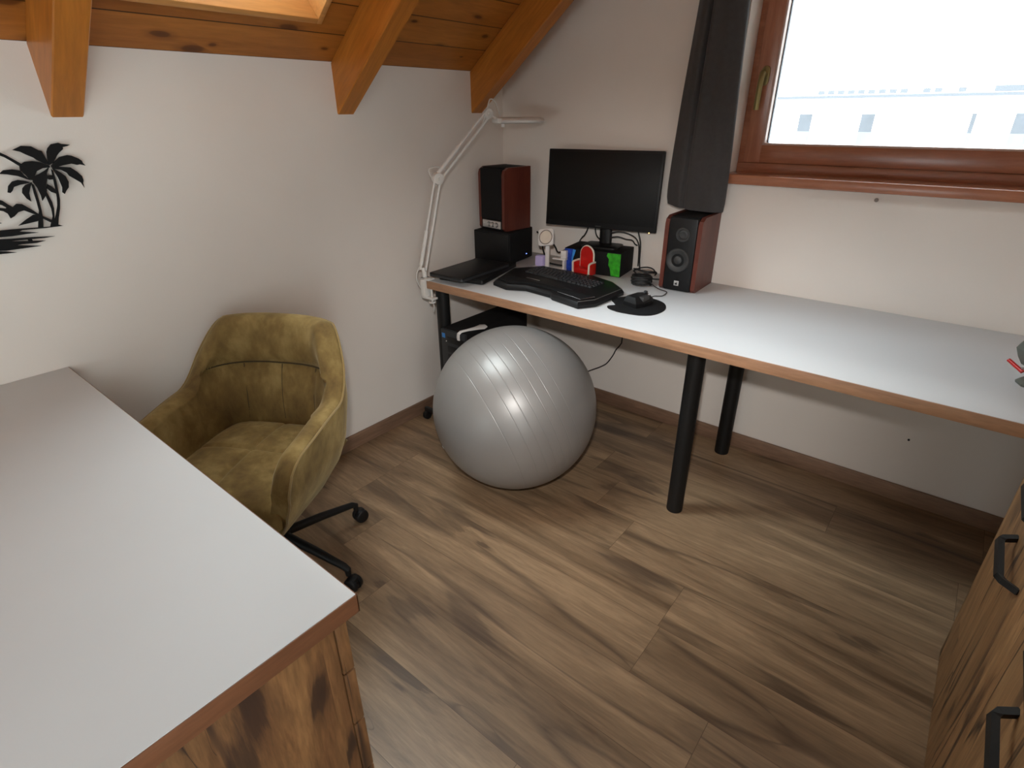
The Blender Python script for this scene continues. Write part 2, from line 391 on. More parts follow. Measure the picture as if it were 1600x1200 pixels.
# rafters
rl = {-1.859: 'orange pine roof rafter nearest the black palm wall art, left of the skylight',
      -.967: 'middle of the three orange pine rafters, right of the skylight',
      -.228: 'orange pine roof rafter against the window wall, above the white desk lamp'}
def rafter(y):
    d = .172                                          # height below the boards, measured plumb
    Lx = RIDGE
    m = MB()
    q = [(0, -d), (Lx, -d + Lx * .785), (Lx, Lx * .785), (0, 0)]
    ct, s_ = math.cos(TH), math.sin(TH)
    loc = [(x * ct + z * s_, -x * s_ + z * ct) for x, z in q]        # into the roof frame
    lo = [m.bm.verts.new((a, 0, b)) for a, b in loc]; hi = [m.bm.verts.new((a, .074, b)) for a, b in loc]
    m.bm.faces.new(lo); m.bm.faces.new(hi[::-1])
    for i in range(4): m.bm.faces.new((lo[i], hi[i], hi[(i + 1) % 4], lo[(i + 1) % 4]))
    bmesh.ops.recalc_face_normals(m.bm, faces=m.bm.faces[:])
    bmesh.ops.bevel(m.bm, geom=[e for e in m.bm.edges if abs((e.verts[0].co - e.verts[1].co).y) < 1e-5 and (e.verts[0].co - e.verts[1].co).length > .5], offset=.003, segments=1, affect='EDGES')
    o = m.build('roof_rafter', M['rafter']); o.location = (0, y, CZ); o.rotation_euler = (0, -TH, 0)
    return tag(o, rl[y], 'beam')
for y in rl: rafter(y)

# window in the back wall
fy = .12
fr = MB()
def frame4(m, x0, x1, z0, z1, w, y0, y1, bev=.004):
    m.box2((x0, y0, z0), (x1, y1, z0 + w), bev); m.box2((x0, y0, z1 - w), (x1, y1, z1), bev)
    m.box2((x0, y0, z0 + w * .5), (x0 + w, y1, z1 - w * .5), bev); m.box2((x1 - w, y0, z0 + w * .5), (x1, y1, z1 - w * .5), bev)
frame4(fr, WX0, WX1, 1.165, WZ1, .055, fy - .006, fy + .07); fr.box2((WX0 + .001, fy - .010, 1.172), (WX1 - .001, fy + .05, 1.2145), .003)
win = struct(fr.build('window_1', M['mahog']))
sa = MB(); sx0, sx1, sz0, sz1 = WX0 + .026, WX1 - .026, 1.216, WZ1 - .026
sa.box2((sx0, fy - .022, sz0), (sx1, fy + .05, sz0 + .068), .006); sa.box2((sx0, fy - .022, sz1 - .068), (sx1, fy + .05, sz1), .006)
sash = sa.build('sash', M['mahog'], win)
st = MB(); st.box2((sx0 - .0005, fy - .0225, sz0 - .0005), (sx0 + .068, fy + .05, sz1), .006); st.box2((sx1 - .068, fy - .0225, sz0), (sx1, fy + .05, sz1), .006)
st.build('sash_stile', M['mahogz'], win)
gx0, gx1, gz0, gz1 = sx0 + .068, sx1 - .068, sz0 + .068, sz1 - .068
bd = MB(); frame4(bd, gx0 - .003, gx1 + .003, gz0 - .003, gz1 + .003, .007, fy - .023, fy + .01, .001); bd.build('glazing_bead', M['bead'], win)
bd = MB(); frame4(bd, gx0 - .003, gx1 + .003, gz0 - .006, gz1 + .003, .010, fy + .011, fy + .034, .001); bd.build('gasket', M['seal'], win)
MB().box2((gx0, fy + .020, gz0), (gx1, fy + .024, gz1)).build('glass_pane', M['glass'], win, False)
MB().box2((1.118, -.042, 1.146), (WX1 + .03, fy + .01, 1.181), .005).build('window_sill', M['mahog'], win)
hx, hy = sx0 + .034, fy - .022
h = MB().prism(rrect(.03, .066, .0149), 0, .008, T((hx, hy, 1.52)) @ RX(PI / 2), .002).cone((hx, hy, 1.522), (hx, hy - .035, 1.522), .009, .008)
hd = h.build('handle_rose', M['brass'], win)
MB().tube([(hx, hy - .034, 1.532), (hx, hy - .042, 1.52), (hx - .001, hy - .046, 1.49), (hx - .002, hy - .045, 1.45), (hx - .003, hy - .042, 1.405)], (.0105, .008), 10, smooth=5, flat=(1, 0, 0)).build('handle_lever', M['brass'], hd)

w3 = MB()
for a, b in ((GY0, (GY0 + GY1) / 2 - .001), ((GY0 + GY1) / 2 + .001, GY1)):
    w3.box2((XR + .06, a, GZ0), (XR + .13, b, GZ0 + .09), .004); w3.box2((XR + .06, a, GZ1 - .08), (XR + .13, b, GZ1), .004)
    w3.box2((XR + .06, a, GZ0 + .05), (XR + .13, a + .08, GZ1 - .05), .004); w3.box2((XR + .06, b - .08, GZ0 + .05), (XR + .13, b, GZ1 - .05), .004)
w3 = struct(w3.build('door_1', M['mahogz']))
MB().box2((XR + .093, GY0 + .07, GZ0 + .07), (XR + .097, GY1 - .07, GZ1 - .07)).build('glass_pane', M['glass'], w3, False)

w4 = MB(); frame4(w4, FX0, FX1, FZ0, FZ1, .07, YF - .18, YF - .11)  # unseen window added to lift the low light under the long desk
w4 = struct(w4.build('fill_window', M['mahog']))
MB().box2((FX0 + .05, YF - .15, FZ0 + .05), (FX1 - .05, YF - .146, FZ1 - .05)).build('glass_pane', M['glass'], w4, False)

# two marks on the window wall
tag(MB().cone((1.686, 0, 1.118), (1.686, -.012, 1.122), .004, .003, 10).cone((1.686, -.012, 1.122), (1.686, -.015, 1.122), .007, .006, 12).build('wall_hook', M['knobring']), 'tiny hook on the wall just below the window sill', 'hook')
tag(MB().cone((2.0, 0, .269), (2.0, -.004, .269), .004, .004, 10).build('wall_nail', M['black']), 'tiny dark nail head on the wall under the long desk', 'nail')

# curtain: hanging bunched cloth
def curtain():
    zs = [1.043, 1.06, 1.12, 1.25, 1.45, 1.75, 2.1, 2.33]
    xl = [.945, .940, .938, .944, .956, .980, 1.0, 1.01]
    xr = [1.184, 1.187, 1.187, 1.184, 1.176, 1.165, 1.16, 1.155]
    n = 96; rows = []
    def prof(s, zi):                                   # fold depth across the cloth, from left hem to right hem
        a = .5 + .5 * min(1, (zi - 1.04) / .7)
        y = -.060 - .045 * math.sin(PI * s) ** .6
        y += a * .022 * math.exp(-((s - .36) / .035) ** 2)          # the deep crease
        y += a * .005 * math.sin(s * 11 + zi) - a * .002 * math.sin(s * 23 + 2 * zi)
        return y
    zz = [1.043 + (2.33 - 1.043) * i / 40 for i in range(41)]
    def it(arr, z):
        for i in range(len(zs) - 1):
            if zs[i] <= z <= zs[i + 1]: t = (z - zs[i]) / (zs[i + 1] - zs[i]); return arr[i] * (1 - t) + arr[i + 1] * t
        return arr[-1]
    for z in zz:
        a, b = it(xl, z), it(xr, z); r = []
        for k in range(n):
            t = k / n
            if t < .7: s = t / .7; y = prof(s, z)
            else: s = 1 - (t - .7) / .3; y = -.052 + .034 * math.sin(PI * s) ** .5
            dz = 0 if z > 1.1 else (1.1 - z) * (-.05 + .6 * (1 - s) ** 2 * .5)
            r.append((a + (b - a) * s, y, z + dz))
        rows.append(r)
    m = MB(); vs = m.grid(rows, True)
    m.bm.faces.new(vs[0][::-1]); m.bm.faces.new(vs[-1])
    return m.build('curtain', M['curtain'], smooth=True, angle=60, recalc=True)
tag(curtain(), 'dark grey bunched curtain hanging left of the window', 'curtain')

# ------------------------------------------------------------------ long desk along the window wall
DT = .74; D0 = -.731
desk = thing('long_desk', 'long white-topped desk with black round legs under the window', 'desk', (1.4, -.37, 0))
def local(o, p): return tuple(V(p) - o.location)
def add(m, name, mat, parent, **k):
    """build a part from world-space geometry of an un-rotated thing"""
    m.bm.transform(T(-parent.location)); return m.build(name, mat, parent, **k)
add(MB().box2((.160, D0 + .002, .704), (XR - .004, -.003, DT), .0008), 'tabletop', M['white_top'], desk)
add(MB().box2((.158, D0, .7035), (XR - .004, D0 + .003, DT - .0012), .0008), 'edge_band', M['band'], desk)
add(MB().box2((.1575, D0, .7035), (.161, -.003, DT - .0012), .0008), 'edge_band', M['bandy'], desk)
for x, y in ((1.359, -.607), (1.353, -.089), (.188, -.668), (.188, -.09)):
    add(MB().cone((x, y, .004), (x, y, .699), .0305, seg=32).cone((x, y, 0), (x, y, .006), .029, seg=32).cone((x, y, .697), (x, y, .704), .05, seg=32), 'leg', M['black'], desk)

# ------------------------------------------------------------------ left desk: worktop and drawer unit beneath
LX = 1.387; LY = -2.022; LT = .738
wt = thing('desk', 'white desk top with brown edge in the foreground at left', 'desk', (.7, -2.6, 0))
add(MB().box2((.002, -3.2, LT - .036), (LX - .002, LY - .002, LT), .0008), 'worktop', M['white_top'], wt)
add(MB().box2((LX - .003, -3.2, LT - .0365), (LX, LY, LT - .001), .0008), 'edge_band', M['band_dark'], wt)
add(MB().box2((.002, LY - .003, LT - .0365), (LX, LY, LT - .001), .0008), 'edge_band', M['band_dark'], wt)
add(MB().box2((.002, -3.15, 0), (.025, LY - .05, LT - .036), .001), 'end_panel', M['rustic'], wt)
du = thing('drawer_cabinet', 'rustic brown wood drawer cabinet below the foreground white desk top', 'cabinet', (1.1, -2.6, 0))
cx = LX - .010
add(MB().box2((.92, -3.15, .0), (cx, LY - .045, LT - .037), .001), 'body', M['rustic'], du)
zz = [.02, .19, .322, .458, .585, LT - .042]
for a, b in zip(zz, zz[1:]):
    f = add(MB().box2((.922, LY - .043, a + .002), (cx + .001, LY - .022, b - .002), .0015), 'drawer_front', M['rustic'], du)
    MB().tube([(1.07, -.0, .5 * (a + b)), (1.09, .025, .5 * (a + b)), (1.21, .025, .5 * (a + b)), (1.23, 0, .5 * (a + b))], .005, 8).build('handle', M['black'], f).location = V((0, LY - .023, 0)) - du.location

# ------------------------------------------------------------------ dresser at right with trapezoid handles
dx = 2.228; dy1 = -.734
dr = thing('dresser', 'rustic light wood dresser with black bar handles at the right edge', 'cabinet', (dx + .26, -1.3, 0))
add(MB().box2((dx + .019, -1.90, 0), (XR - .004, dy1, .79), .001), 'body', M['rustic_light'], dr)
add(MB().box2((dx - .006, -1.905, .7905), (XR - .004, dy1 + .0, .826), .001), 'top', M['rustic_light'], dr)
for a, b, hz in ((.004, .633, .572), (.637, .786, .714)):
    f = add(MB().box2((dx, -1.90, a), (dx + .018, dy1, b), .001), 'drawer_front', M['rustic_light'], dr)
    for hy_ in (-1.05, -1.545):
        yy = hy_
        pts = [(dx + .001, yy + .096, hz), (dx - .030, yy + .073, hz), (dx - .030, yy - .073, hz), (dx + .001, yy - .096, hz)]
        P = [V(p) for p in pts]
        rnd = [P[0], P[0].lerp(P[1], .8), P[1].lerp(P[2], .05), P[1].lerp(P[2], .95), P[2].lerp(P[3], .2), P[3]]
        hm_ = MB().tube(rnd, (.0085, .0085), 4, flat=(0, .7071, .7071)); hm_.bm.transform(T(-dr.location)); hm_.build('handle', M['black'], f, smooth=False)

# ------------------------------------------------------------------ exercise ball
BR = .329
Rc = V((.7761, .6305, -.008)); Uc = V((-.2717, .3458, .898)); Fc = V((-.569, .6948, -.4397))
pole = (-.86 * Rc - .476 * Uc - .18 * Fc).normalized()
prof = []
lines = [math.radians(a) for a in (-21, -13, -6, .5, 7, 14, 24)]
las = sorted([-PI / 2 + PI * i / 220 for i in range(221)] + [q + k * .0016 for q in lines for k in range(-5, 6)])
for la in las:
    d = sum(math.exp(-((la - q) / .0034) ** 2) for q in lines)
    r = BR * (1 - .0022 * d); prof.append((max(0., r * math.cos(la)), r * math.sin(la)))
prof[0] = (0, -BR); prof[-1] = (0, BR)
q = UP.rotation_difference(pole).to_matrix().to_4x4()
ball = thing('exercise_ball', 'large silver grey inflated exercise ball on the wooden floor', 'ball', (.7223, -.813, 0))
MB().lathe(prof, 128, T((0, 0, BR)) @ q).build('ball_skin', M['ball'], ball, angle=70)
MB().lathe([(0, BR + .002), (.006, BR + .0015), (.008, BR - .001)], 20, T((0, 0, BR)) @ q).build('valve_plug', M['whiteplastic'], ball)

# ------------------------------------------------------------------ swivel armchair
CH = thing('swivel_armchair', 'olive green velvet swivel armchair on black wheeled base', 'chair', (.425, -1.717, 0), .6862 - math.radians(11))
# local: x = sitter's left..right as seen, -y = the way it faces
def lerp_tab(tab, z):
    if z <= tab[0][0]: return tab[0][1]
    for (a, p), (b, q_) in zip(tab, tab[1:]):
        if z <= b: t = (z - a) / (b - a); return p * (1 - t) + q_ * t
    return tab[-1][1]
AW = [(.305, .165), (.40, .225), (.47, .252), (.60, .272), (.70, .270), (.83, .250)]
BD = [(.305, .150), (.40, .195), (.47, .212), (.62, .238), (.83, .275)]
FYT = [(.305, .205), (.42, .245), (.52, .252), (.63, .238)]
NS = 96
def station(i):
    """u in 0..1 from right front arm round the back to left front arm -> (kind, value)"""
    return i / NS
def plan(u, z, off):
    a = lerp_tab(AW, z) - off; b = lerp_tab(BD, z) - off; f = lerp_tab(FYT, z); y0 = .02
    s = 1 if u < .5 else -1; t = u * 2 if u < .5 else (1 - u) * 2     # t: 0 front .. 1 rear centre
    ts = .36
    if t < ts: y = -f + (y0 + f) * t / ts; x = a
    else:
        ph = (t - ts) / (1 - ts) * PI / 2; e = 2 / 2.7
        x = a * abs(math.cos(ph)) ** e; y = y0 + (b - y0) * abs(math.sin(ph)) ** e
    return s * x, y
def sstep(a, b, x):
    t = min(1, max(0, (x - a) / (b - a))); return t * t * (3 - 2 * t)
def rim(u):
    t = min(u, 1 - u) * 2
    h = .598 + .03 * sstep(0, .4, t) + .192 * sstep(.36, .70, t)
    if t < .10: h -= .085 * (1 - math.sqrt(max(0, 1 - (1 - t / .10) ** 2)))
    return h
TKN = .052
def chair_shell():
    rows = []
    for i in range(NS + 1):
        u = i / NS; h = rim(u); r = []
        x, y = plan(u, .305, .05); r.append((x, y if y > 0 else y + .02, .300))
        for k in range(12):
            z = .305 + (h - .012 - .305) * k / 11; x, y = plan(u, z, 0); r.append((x, y, z))
        for k in range(1, 6):                            # rolled rim
            a = PI * k / 6; x, y = plan(u, h, TKN / 2 * (1 - math.cos(a))); r.append((x, y, h - .012 + .016 * math.sin(a)))
        for k in range(46):
            z = h - .012 - (h - .012 - .40) * k / 45; x, y = plan(u, z, TKN)
            px, py = x, y
            t = min(u, 1 - u) * 2
            g = 0.
            if t > .42: g += .010 * math.exp(-((z - .672) / .010) ** 2)
            if z < .67 and t > .3:
                for xs in (0., .125, -.125): g += .006 * math.exp(-((x - xs) / .008) ** 2)
            if z > .672 and t > .6: g += .003 * math.exp(-((x) / .01) ** 2)
            puff = .014 * math.sin(PI * min(1, max(0, (z - .44) / .23))) if z < .67 else .016 * math.sin(PI * min(1, (z - .67) / max(.02, h - .67)))
            dv = V((px, py - .0, 0)); L = dv.length or 1
            dv = dv / L * (g - (puff if t > .3 else .3 * puff))
            r.append((px + dv.x, py + dv.y, z))
        rows.append(r)
    m = MB(); vs = m.grid(rows)
    m.bm.faces.new(vs[0]); m.bm.faces.new(vs[-1][::-1])
    bmesh.ops.recalc_face_normals(m.bm, faces=m.bm.faces[:])
    return m
shell = chair_shell().build('upholstered_shell', M['velvet'], CH, angle=75)
# piping: along the outer rim and down both arm fronts
pp = []
for i in range(NS + 1):
    u = i / NS; h = rim(u); x, y = plan(u, h - .012, -.0015); pp.append((x, y, h - .008))
def front(u):
    o = []
    for k in range(9):
        z = rim(u) - .014 - (rim(u) - .31) * k / 8; x, y = plan(u, z, -.001); o.append((x, y - .001, z))
    return o
MB().tube(front(0)[::-1] + pp + front(1), .0033, 6).build('piping', M['piping'], shell)
# horizontal back seam line
sm = []
for i in range(24, NS - 23):
    u = i / NS; x, y = plan(u, .672, TKN - .006); sm.append((x, y, .672))
MB().tube(sm, .0026, 6).build('back_seam', M['seam'], shell)
# three upright seams below it
for xs in (-.125, 0., .125):
    col_ = []
    for k in range(13):
        z = .485 + (.668 - .485) * k / 12
        us = [i / 800 for i in range(240, 561)]
        u = min(us, key=lambda q: abs(plan(q, z, TKN)[0] - xs))
        x, y = plan(u, z, TKN + .014 * math.sin(PI * min(1, max(0, (z - .44) / .23))) - .0065)
        col_.append((x, y, z))
    MB().tube(col_, .0014, 6).build('back_seam', M['seam'], shell)
# seat cushion
def cushion():
    rows = []; n = 90
    for j in range(n + 1):
        v = -1 + 2 * j / n; r = []
        for i in range(n + 1):
            u = -1 + 2 * i / n
            # map the square to a rounded shape
            x = u * .212 * (1 - .06 * max(0, v) ** 2); y = -.03 + v * .215 - .02 * (1 - u * u) * (v < 0) * abs(v)
            e = (1 - abs(u) ** 6) * (1 - abs(v) ** 6)
            z = .395 + .085 * max(0, e) ** .35 + .008 * (1 - u * u) * (1 - v * v)
            z -= .007 * math.exp(-(x / .007) ** 2) + .007 * math.exp(-((y + .03) / .007) ** 2)
            z += .002 * noise.noise(V((x * 18, y * 18, 3)))
            if v == -1: z = .335 + .05 * abs(u) ** 4
            elif abs(u) == 1 or v == 1: z = .405
            r.append((x, y, z))
        rows.append(r)
    m = MB(); m.grid(rows); return m
MB_c = cushion()
MB_c.build('seat_cushion', M['velvet'], CH, angle=60, recalc=True)
MB().prism(smooth2([(.15, -.16), (.15, .06), (.10, .12), (-.10, .12), (-.15, .06), (-.15, -.16), (-.08, -.19), (.08, -.19)], 4), .306, .36).build('seat_pan', M['velvet'], CH)
MB().box((0, 0, .295), (.18, .18, .02), .004).cone((0, 0, .12), (0, 0, .29), .016).cone((0, 0, .10), (0, 0, .22), .026).build('gas_lift', M['black'], CH)
MB().cone((0, 0, .072), (0, 0, .145), .036, .033, 28, .004).build('hub', M['black'], CH)
base_ang = [math.radians(a) for a in (85, 13.5, 157, 229, 301)]
for a in base_ang:
    a -= CH.rotation_euler.z
    d = V((math.cos(a), math.sin(a), 0)); R_ = .285
    lg = MB().tube([d * .02 + V((0, 0, .122)), d * .15 + V((0, 0, .108)), d * (R_ - .012) + V((0, 0, .088)), d * R_ + V((0, 0, .080)), d * R_ + V((0, 0, .058))],
                   [.0165, .0145, .0115, .011, .009], 12, flat=(0, 0, 1)).build('leg', M['black'], CH)
    s_ = V((-d.y, d.x, 0)); c0 = d * (R_ + .014) + V((0, 0, .027))
    ca = MB()
    for k in (-1, 1): ca.cone(c0 + s_ * .005 * k, c0 + s_ * .022 * k, .027, .024, 24, .004)
    ca.cone(c0 - s_ * .006, c0 + s_ * .006, .02).box(c0 + V((0, 0, .014)), (.034, .03, .026), .008, RZ(a))
    ca.build('caster', M['blackplastic'], lg)

# ------------------------------------------------------------------ palm wall art (cut sheet standing off the wall)
PALM = [[(-1.969,1.328),(-1.948,1.337),(-1.928,1.335),(-1.915,1.325),(-1.909,1.323),(-1.906,1.309),(-1.904,1.296),(-1.903,1.288),(-1.912,1.292),(-1.926,1.302),(-1.931,1.308),(-1.943,1.315),(-1.954,1.323)],[(-1.899,1.32),(-1.894,1.329),(-1.884,1.338),(-1.867,1.341),(-1.861,1.338),(-1.842,1.335),(-1.849,1.332),(-1.86,1.33),(-1.861,1.325),(-1.872,1.317),(-1.879,1.31),(-1.892,1.293),(-1.903,1.288),(-1.903,1.299)],[(-1.901,1.284),(-1.891,1.294),(-1.875,1.306),(-1.856,1.31),(-1.847,1.308),(-1.833,1.3),(-1.827,1.294),(-1.826,1.288),(-1.822,1.281),(-1.834,1.285),(-1.841,1.284),(-1.853,1.288),(-1.874,1.285),(-1.89,1.281)],[(-1.901,1.284),(-1.88,1.282),(-1.858,1.279),(-1.846,1.267),(-1.838,1.255),(-1.838,1.243),(-1.841,1.237),(-1.841,1.225),(-1.845,1.238),(-1.859,1.251),(-1.867,1.258),(-1.87,1.266),(-1.882,1.275),(-1.894,1.277)],[(-1.9,1.282),(-1.892,1.275),(-1.883,1.267),(-1.876,1.258),(-1.873,1.243),(-1.877,1.229),(-1.885,1.221),(-1.891,1.213),(-1.895,1.218),(-1.891,1.23),(-1.892,1.242),(-1.893,1.256),(-1.896,1.268)],[(-1.902,1.282),(-1.904,1.287),(-1.92,1.296),(-1.936,1.3),(-1.953,1.299),(-1.966,1.292),(-1.968,1.28),(-1.96,1.267),(-1.956,1.257),(-1.948,1.252),(-1.943,1.263),(-1.934,1.275),(-1.92,1.281),(-1.91,1.282)],[(-1.905,1.283),(-1.914,1.269),(-1.916,1.258),(-1.924,1.242),(-1.928,1.225),(-1.933,1.214),(-1.945,1.201),(-1.944,1.215),(-1.946,1.235),(-1.951,1.25),(-1.943,1.263),(-1.931,1.268),(-1.917,1.275)],[(-1.902,1.278),(-1.899,1.274),(-1.9,1.248),(-1.903,1.223),(-1.906,1.2),(-1.913,1.177),(-1.923,1.154),(-1.929,1.137),(-1.92,1.132),(-1.948,1.134),(-1.944,1.142),(-1.935,1.147),(-1.926,1.164),(-1.916,1.186),(-1.911,1.206),(-1.907,1.235),(-1.904,1.26)],[(-1.93,1.225),(-1.928,1.214),(-1.925,1.196),(-1.926,1.179),(-1.931,1.159),(-1.937,1.138),(-1.945,1.14),(-1.935,1.159),(-1.932,1.179),(-1.933,1.197),(-1.934,1.214)],[(-1.917,1.262),(-1.91,1.263),(-1.903,1.257),(-1.904,1.252),(-1.914,1.252),(-1.919,1.256)],[(-1.922,1.242),(-1.914,1.235),(-1.906,1.223),(-1.908,1.215),(-1.919,1.221),(-1.926,1.231)],[(-2.013,1.274),(-2.002,1.282),(-1.983,1.283),(-1.968,1.279),(-1.964,1.268),(-1.96,1.262),(-1.952,1.253),(-1.959,1.256),(-1.977,1.266),(-1.998,1.272)],[(-2.01,1.229),(-2.004,1.244),(-1.993,1.254),(-1.98,1.257),(-1.968,1.254),(-1.955,1.249),(-1.964,1.247),(-1.979,1.245),(-1.993,1.241),(-1.999,1.232),(-2.005,1.227)],[(-1.969,1.202),(-1.976,1.21),(-1.981,1.225),(-1.977,1.236),(-1.969,1.243),(-1.953,1.249),(-1.96,1.237),(-1.967,1.223),(-1.968,1.215)],[(-1.955,1.248),(-1.951,1.242),(-1.951,1.222),(-1.952,1.202),(-1.954,1.179),(-1.957,1.159),(-1.964,1.133),(-1.975,1.135),(-1.968,1.155),(-1.96,1.177),(-1.958,1.2),(-1.957,1.222)],[(-1.997,1.325),(-1.984,1.316),(-1.961,1.295),(-1.965,1.288),(-1.981,1.304),(-1.99,1.312),(-2.0,1.318)],[(-2.021,1.304),(-1.997,1.325),(-2.0,1.318),(-2.016,1.301)],[(-2.035,1.215),(-2.027,1.211),(-2.019,1.201),(-2.011,1.193),(-2.001,1.2),(-1.99,1.198),(-1.975,1.183),(-1.961,1.167),(-1.94,1.151),(-1.941,1.142),(-1.955,1.154),(-1.97,1.168),(-1.991,1.182),(-2.004,1.179),(-2.015,1.17),(-2.024,1.166),(-2.026,1.178),(-2.033,1.185),(-2.043,1.189),(-2.041,1.195),(-2.026,1.191),(-2.024,1.193),(-2.031,1.2),(-2.038,1.203)],[(-2.014,1.146),(-1.995,1.158),(-1.975,1.169),(-1.964,1.167),(-1.969,1.152),(-1.991,1.149)],[(-2.06,1.164),(-2.045,1.157),(-2.064,1.154)],[(-2.075,1.14),(-2.032,1.139),(-1.978,1.136),(-1.919,1.132),(-1.961,1.132),(-2.01,1.134),(-2.017,1.131),(-1.978,1.123),(-2.004,1.123),(-2.033,1.122),(-2.056,1.123),(-2.08,1.124)],[(-2.082,1.12),(-2.039,1.116),(-1.992,1.113),(-1.946,1.108),(-1.969,1.107),(-2.008,1.109),(-2.041,1.11),(-2.083,1.114)],[(-2.083,1.116),(-2.023,1.107),(-1.969,1.1),(-1.99,1.097),(-2.021,1.099),(-2.033,1.098),(-1.983,1.088),(-2.012,1.088),(-2.043,1.088),(-2.058,1.088),(-2.09,1.093)],[(-2.09,1.093),(-2.058,1.086),(-2.039,1.08),(-2.06,1.081),(-2.094,1.083)]]
art = MB()
mt = Matrix(((0, 0, 1, 0), (1, 0, 0, 0), (0, 1, 0, 0), (0, 0, 0, 1)))          # poly (y, z) -> plane x
k = 0
for poly in PALM:
    k += 1; art.prism(poly, .012 + .00004 * k, .0155 + .00004 * k, mt)
for y, z in ((-1.905, 1.258), (-2.0, 1.105), (-2.1, 1.12)): art.cone((0, y, z), (.013, y, z), .004, seg=10)
tag(art.build('palm_wall_art', M['blackmatte'], smooth=False), 'black cut-out wall art of palm trees on the left wall', 'wall art')

# ------------------------------------------------------------------ desk lamp clamped to the desk end
lp = thing('clamp_lamp', 'white articulated magnifier lamp clamped to the left desk end', 'lamp', (.128, -.720, .70), 0)
ph = math.radians(75); u_ = V((math.cos(ph), math.sin(ph), 0)); nn = V((-u_.y, u_.x, 0))
B0 = V((.125, -.722, 0))
def L(u, z, n=0.): return B0 + u_ * u + nn * n + V((0, 0, z))
cl = MB().box2((.128, -.742, .742), (.183, -.704, .750), .002).box2((.128, -.742, .664), (.156, -.704, .750), .003).box2((.128, -.738, .656), (.20, -.708, .666), .002)
cl.cone((.178, -.722, .640), (.178, -.722, .703), .0045).cone((.178, -.722, .640), (.178, -.722, .646), .016, seg=16)
add(cl, 'clamp', M['lampwhite'], lp)
add(MB().cone((.14, -.722, .75), (.14, -.722, .775), .011).cone((.14, -.722, .77), (.132, -.722, .79), .009), 'swivel_post', M['lampwhite'], lp)
E0, E1, E2 = L(.006, .778), L(.108, 1.154), L(.372, 1.400)
def arm(p, q, w=.0135, r=.0058):
    d = (q - p).normalized(); o = d.cross(nn).normalized()
    m = MB()
    for k in (-1, 1): m.tube([p + o * w * k, q + o * w * k], r if k < 0 else r * .9, 10)
    return m, o, d
m, o, d = arm(E0, E1); add(m, 'lower_arm', M['lampwhite'], lp)
add(MB().tube([E0 + o * .0135 + d * .02, E0 + o * .0135 + d * .17], .009, 10), 'spring_sleeve', M['lampwhite'], lp)
m, o, d = arm(E1, E2); add(m, 'upper_arm', M['lampwhite'], lp)
add(MB().tube([E1 + o * .0135 + d * .02, E1 + o * .0135 + d * .16], .009, 10), 'spring_sleeve', M['lampwhite'], lp)
jt = MB().cone(E1 - nn * .014, E1 + nn * .014, .024, seg=20, bevel=.003).cone(E1 - nn * .02 , E1 + nn * .02, .006, seg=10)
add(jt, 'elbow_joint', M['lampwhite'], lp)
jt = MB().cone(E2 - nn * .012, E2 + nn * .012, .02, seg=20, bevel=.003).cone(E2 - nn * .02, E2 + nn * .02, .006, seg=10).tube([E2, L(.405, 1.387), L(.425, 1.378)], .006, 8)
add(jt, 'head_joint', M['lampwhite'], lp)
hc = L(.535, 1.372)
hprof = [(0, .012), (.06, .013), (.095, .012), (.112, .006), (.116, 0), (.112, -.008), (.10, -.012), (.066, -.012), (.064, -.006), (0, -.006)]
head = MB().lathe(hprof, 48, T(hc) @ RX(.0))
head.box(L(.43, 1.372), (.05, .05, .022), .006, RZ(ph))
hd_ = add(head, 'lamp_head', M['lampwhite'], lp)
kn = MB().cone(L(.45, 1.346), L(.45, 1.362), .008, seg=12)
kn.bm.transform(T(-lp.location)); kn.build('knob', M['whiteplastic'], hd_)
cb = MB().tube([E2 - d * .05 - o * .011, E2 + V((0, 0, .03)), L(.385, 1.455), L(.41, 1.445), L(.432, 1.40), L(.435, 1.383)], .0028, 6, smooth=6)
add(cb, 'power_cord', M['wcable'], lp); cb = MB()
cb.tube([E1 - V((0, 0, .03)) + nn * .015, L(.083, 1.16, .01), L(.075, 1.19, .01), L(.10, 1.20, .01), L(.14, 1.195, .01), L(.15, 1.19)], .0028, 6, smooth=6)
add(cb, 'power_cord', M['wcable'], lp); cb = MB()
cb.tube([L(.006, .80, .012), L(-.018, .77, .012), L(-.022, .73, .012), (.112, -.715, .68), (.125, -.70, .645), (.15, -.69, .62), (.14, -.68, .58)], .0028, 6, smooth=6)
add(cb, 'power_cord', M['wcable'], lp)

# ------------------------------------------------------------------ laptops at the desk's left end
lb = thing('laptop', 'closed black laptop lying below the thinner one at the desk corner', 'laptop', (.262, -.497, DT), math.radians(14))
MB().prism(rrect(.222, .35, .012), .003, .018, None, .003).build('laptop_base', M['blackplastic'], lb)
MB().prism(rrect(.222, .35, .012), .0185, .0235, None, .002).build('laptop_lid', M['blackmatte'], lb)
for x in (-.09, .09):
    for y in (-.15, .15): MB().cone((x, y, 0), (x, y, .004), .008, seg=12).build('rubber_foot', M['blackplastic'], lb)
la = thing('laptop', 'thin black closed laptop lying topmost at the desk corner by the lamp', 'laptop', (.268, -.562, DT + .0235), math.radians(2.5))
MB().prism(rrect(.190, .335, .01), .001, .011, None, .002).build('laptop_base', M['grey_black'], la)
MB().prism(rrect(.190, .335, .01), .0115, .016, None, .0015).build('laptop_lid', M['blackplastic'], la)

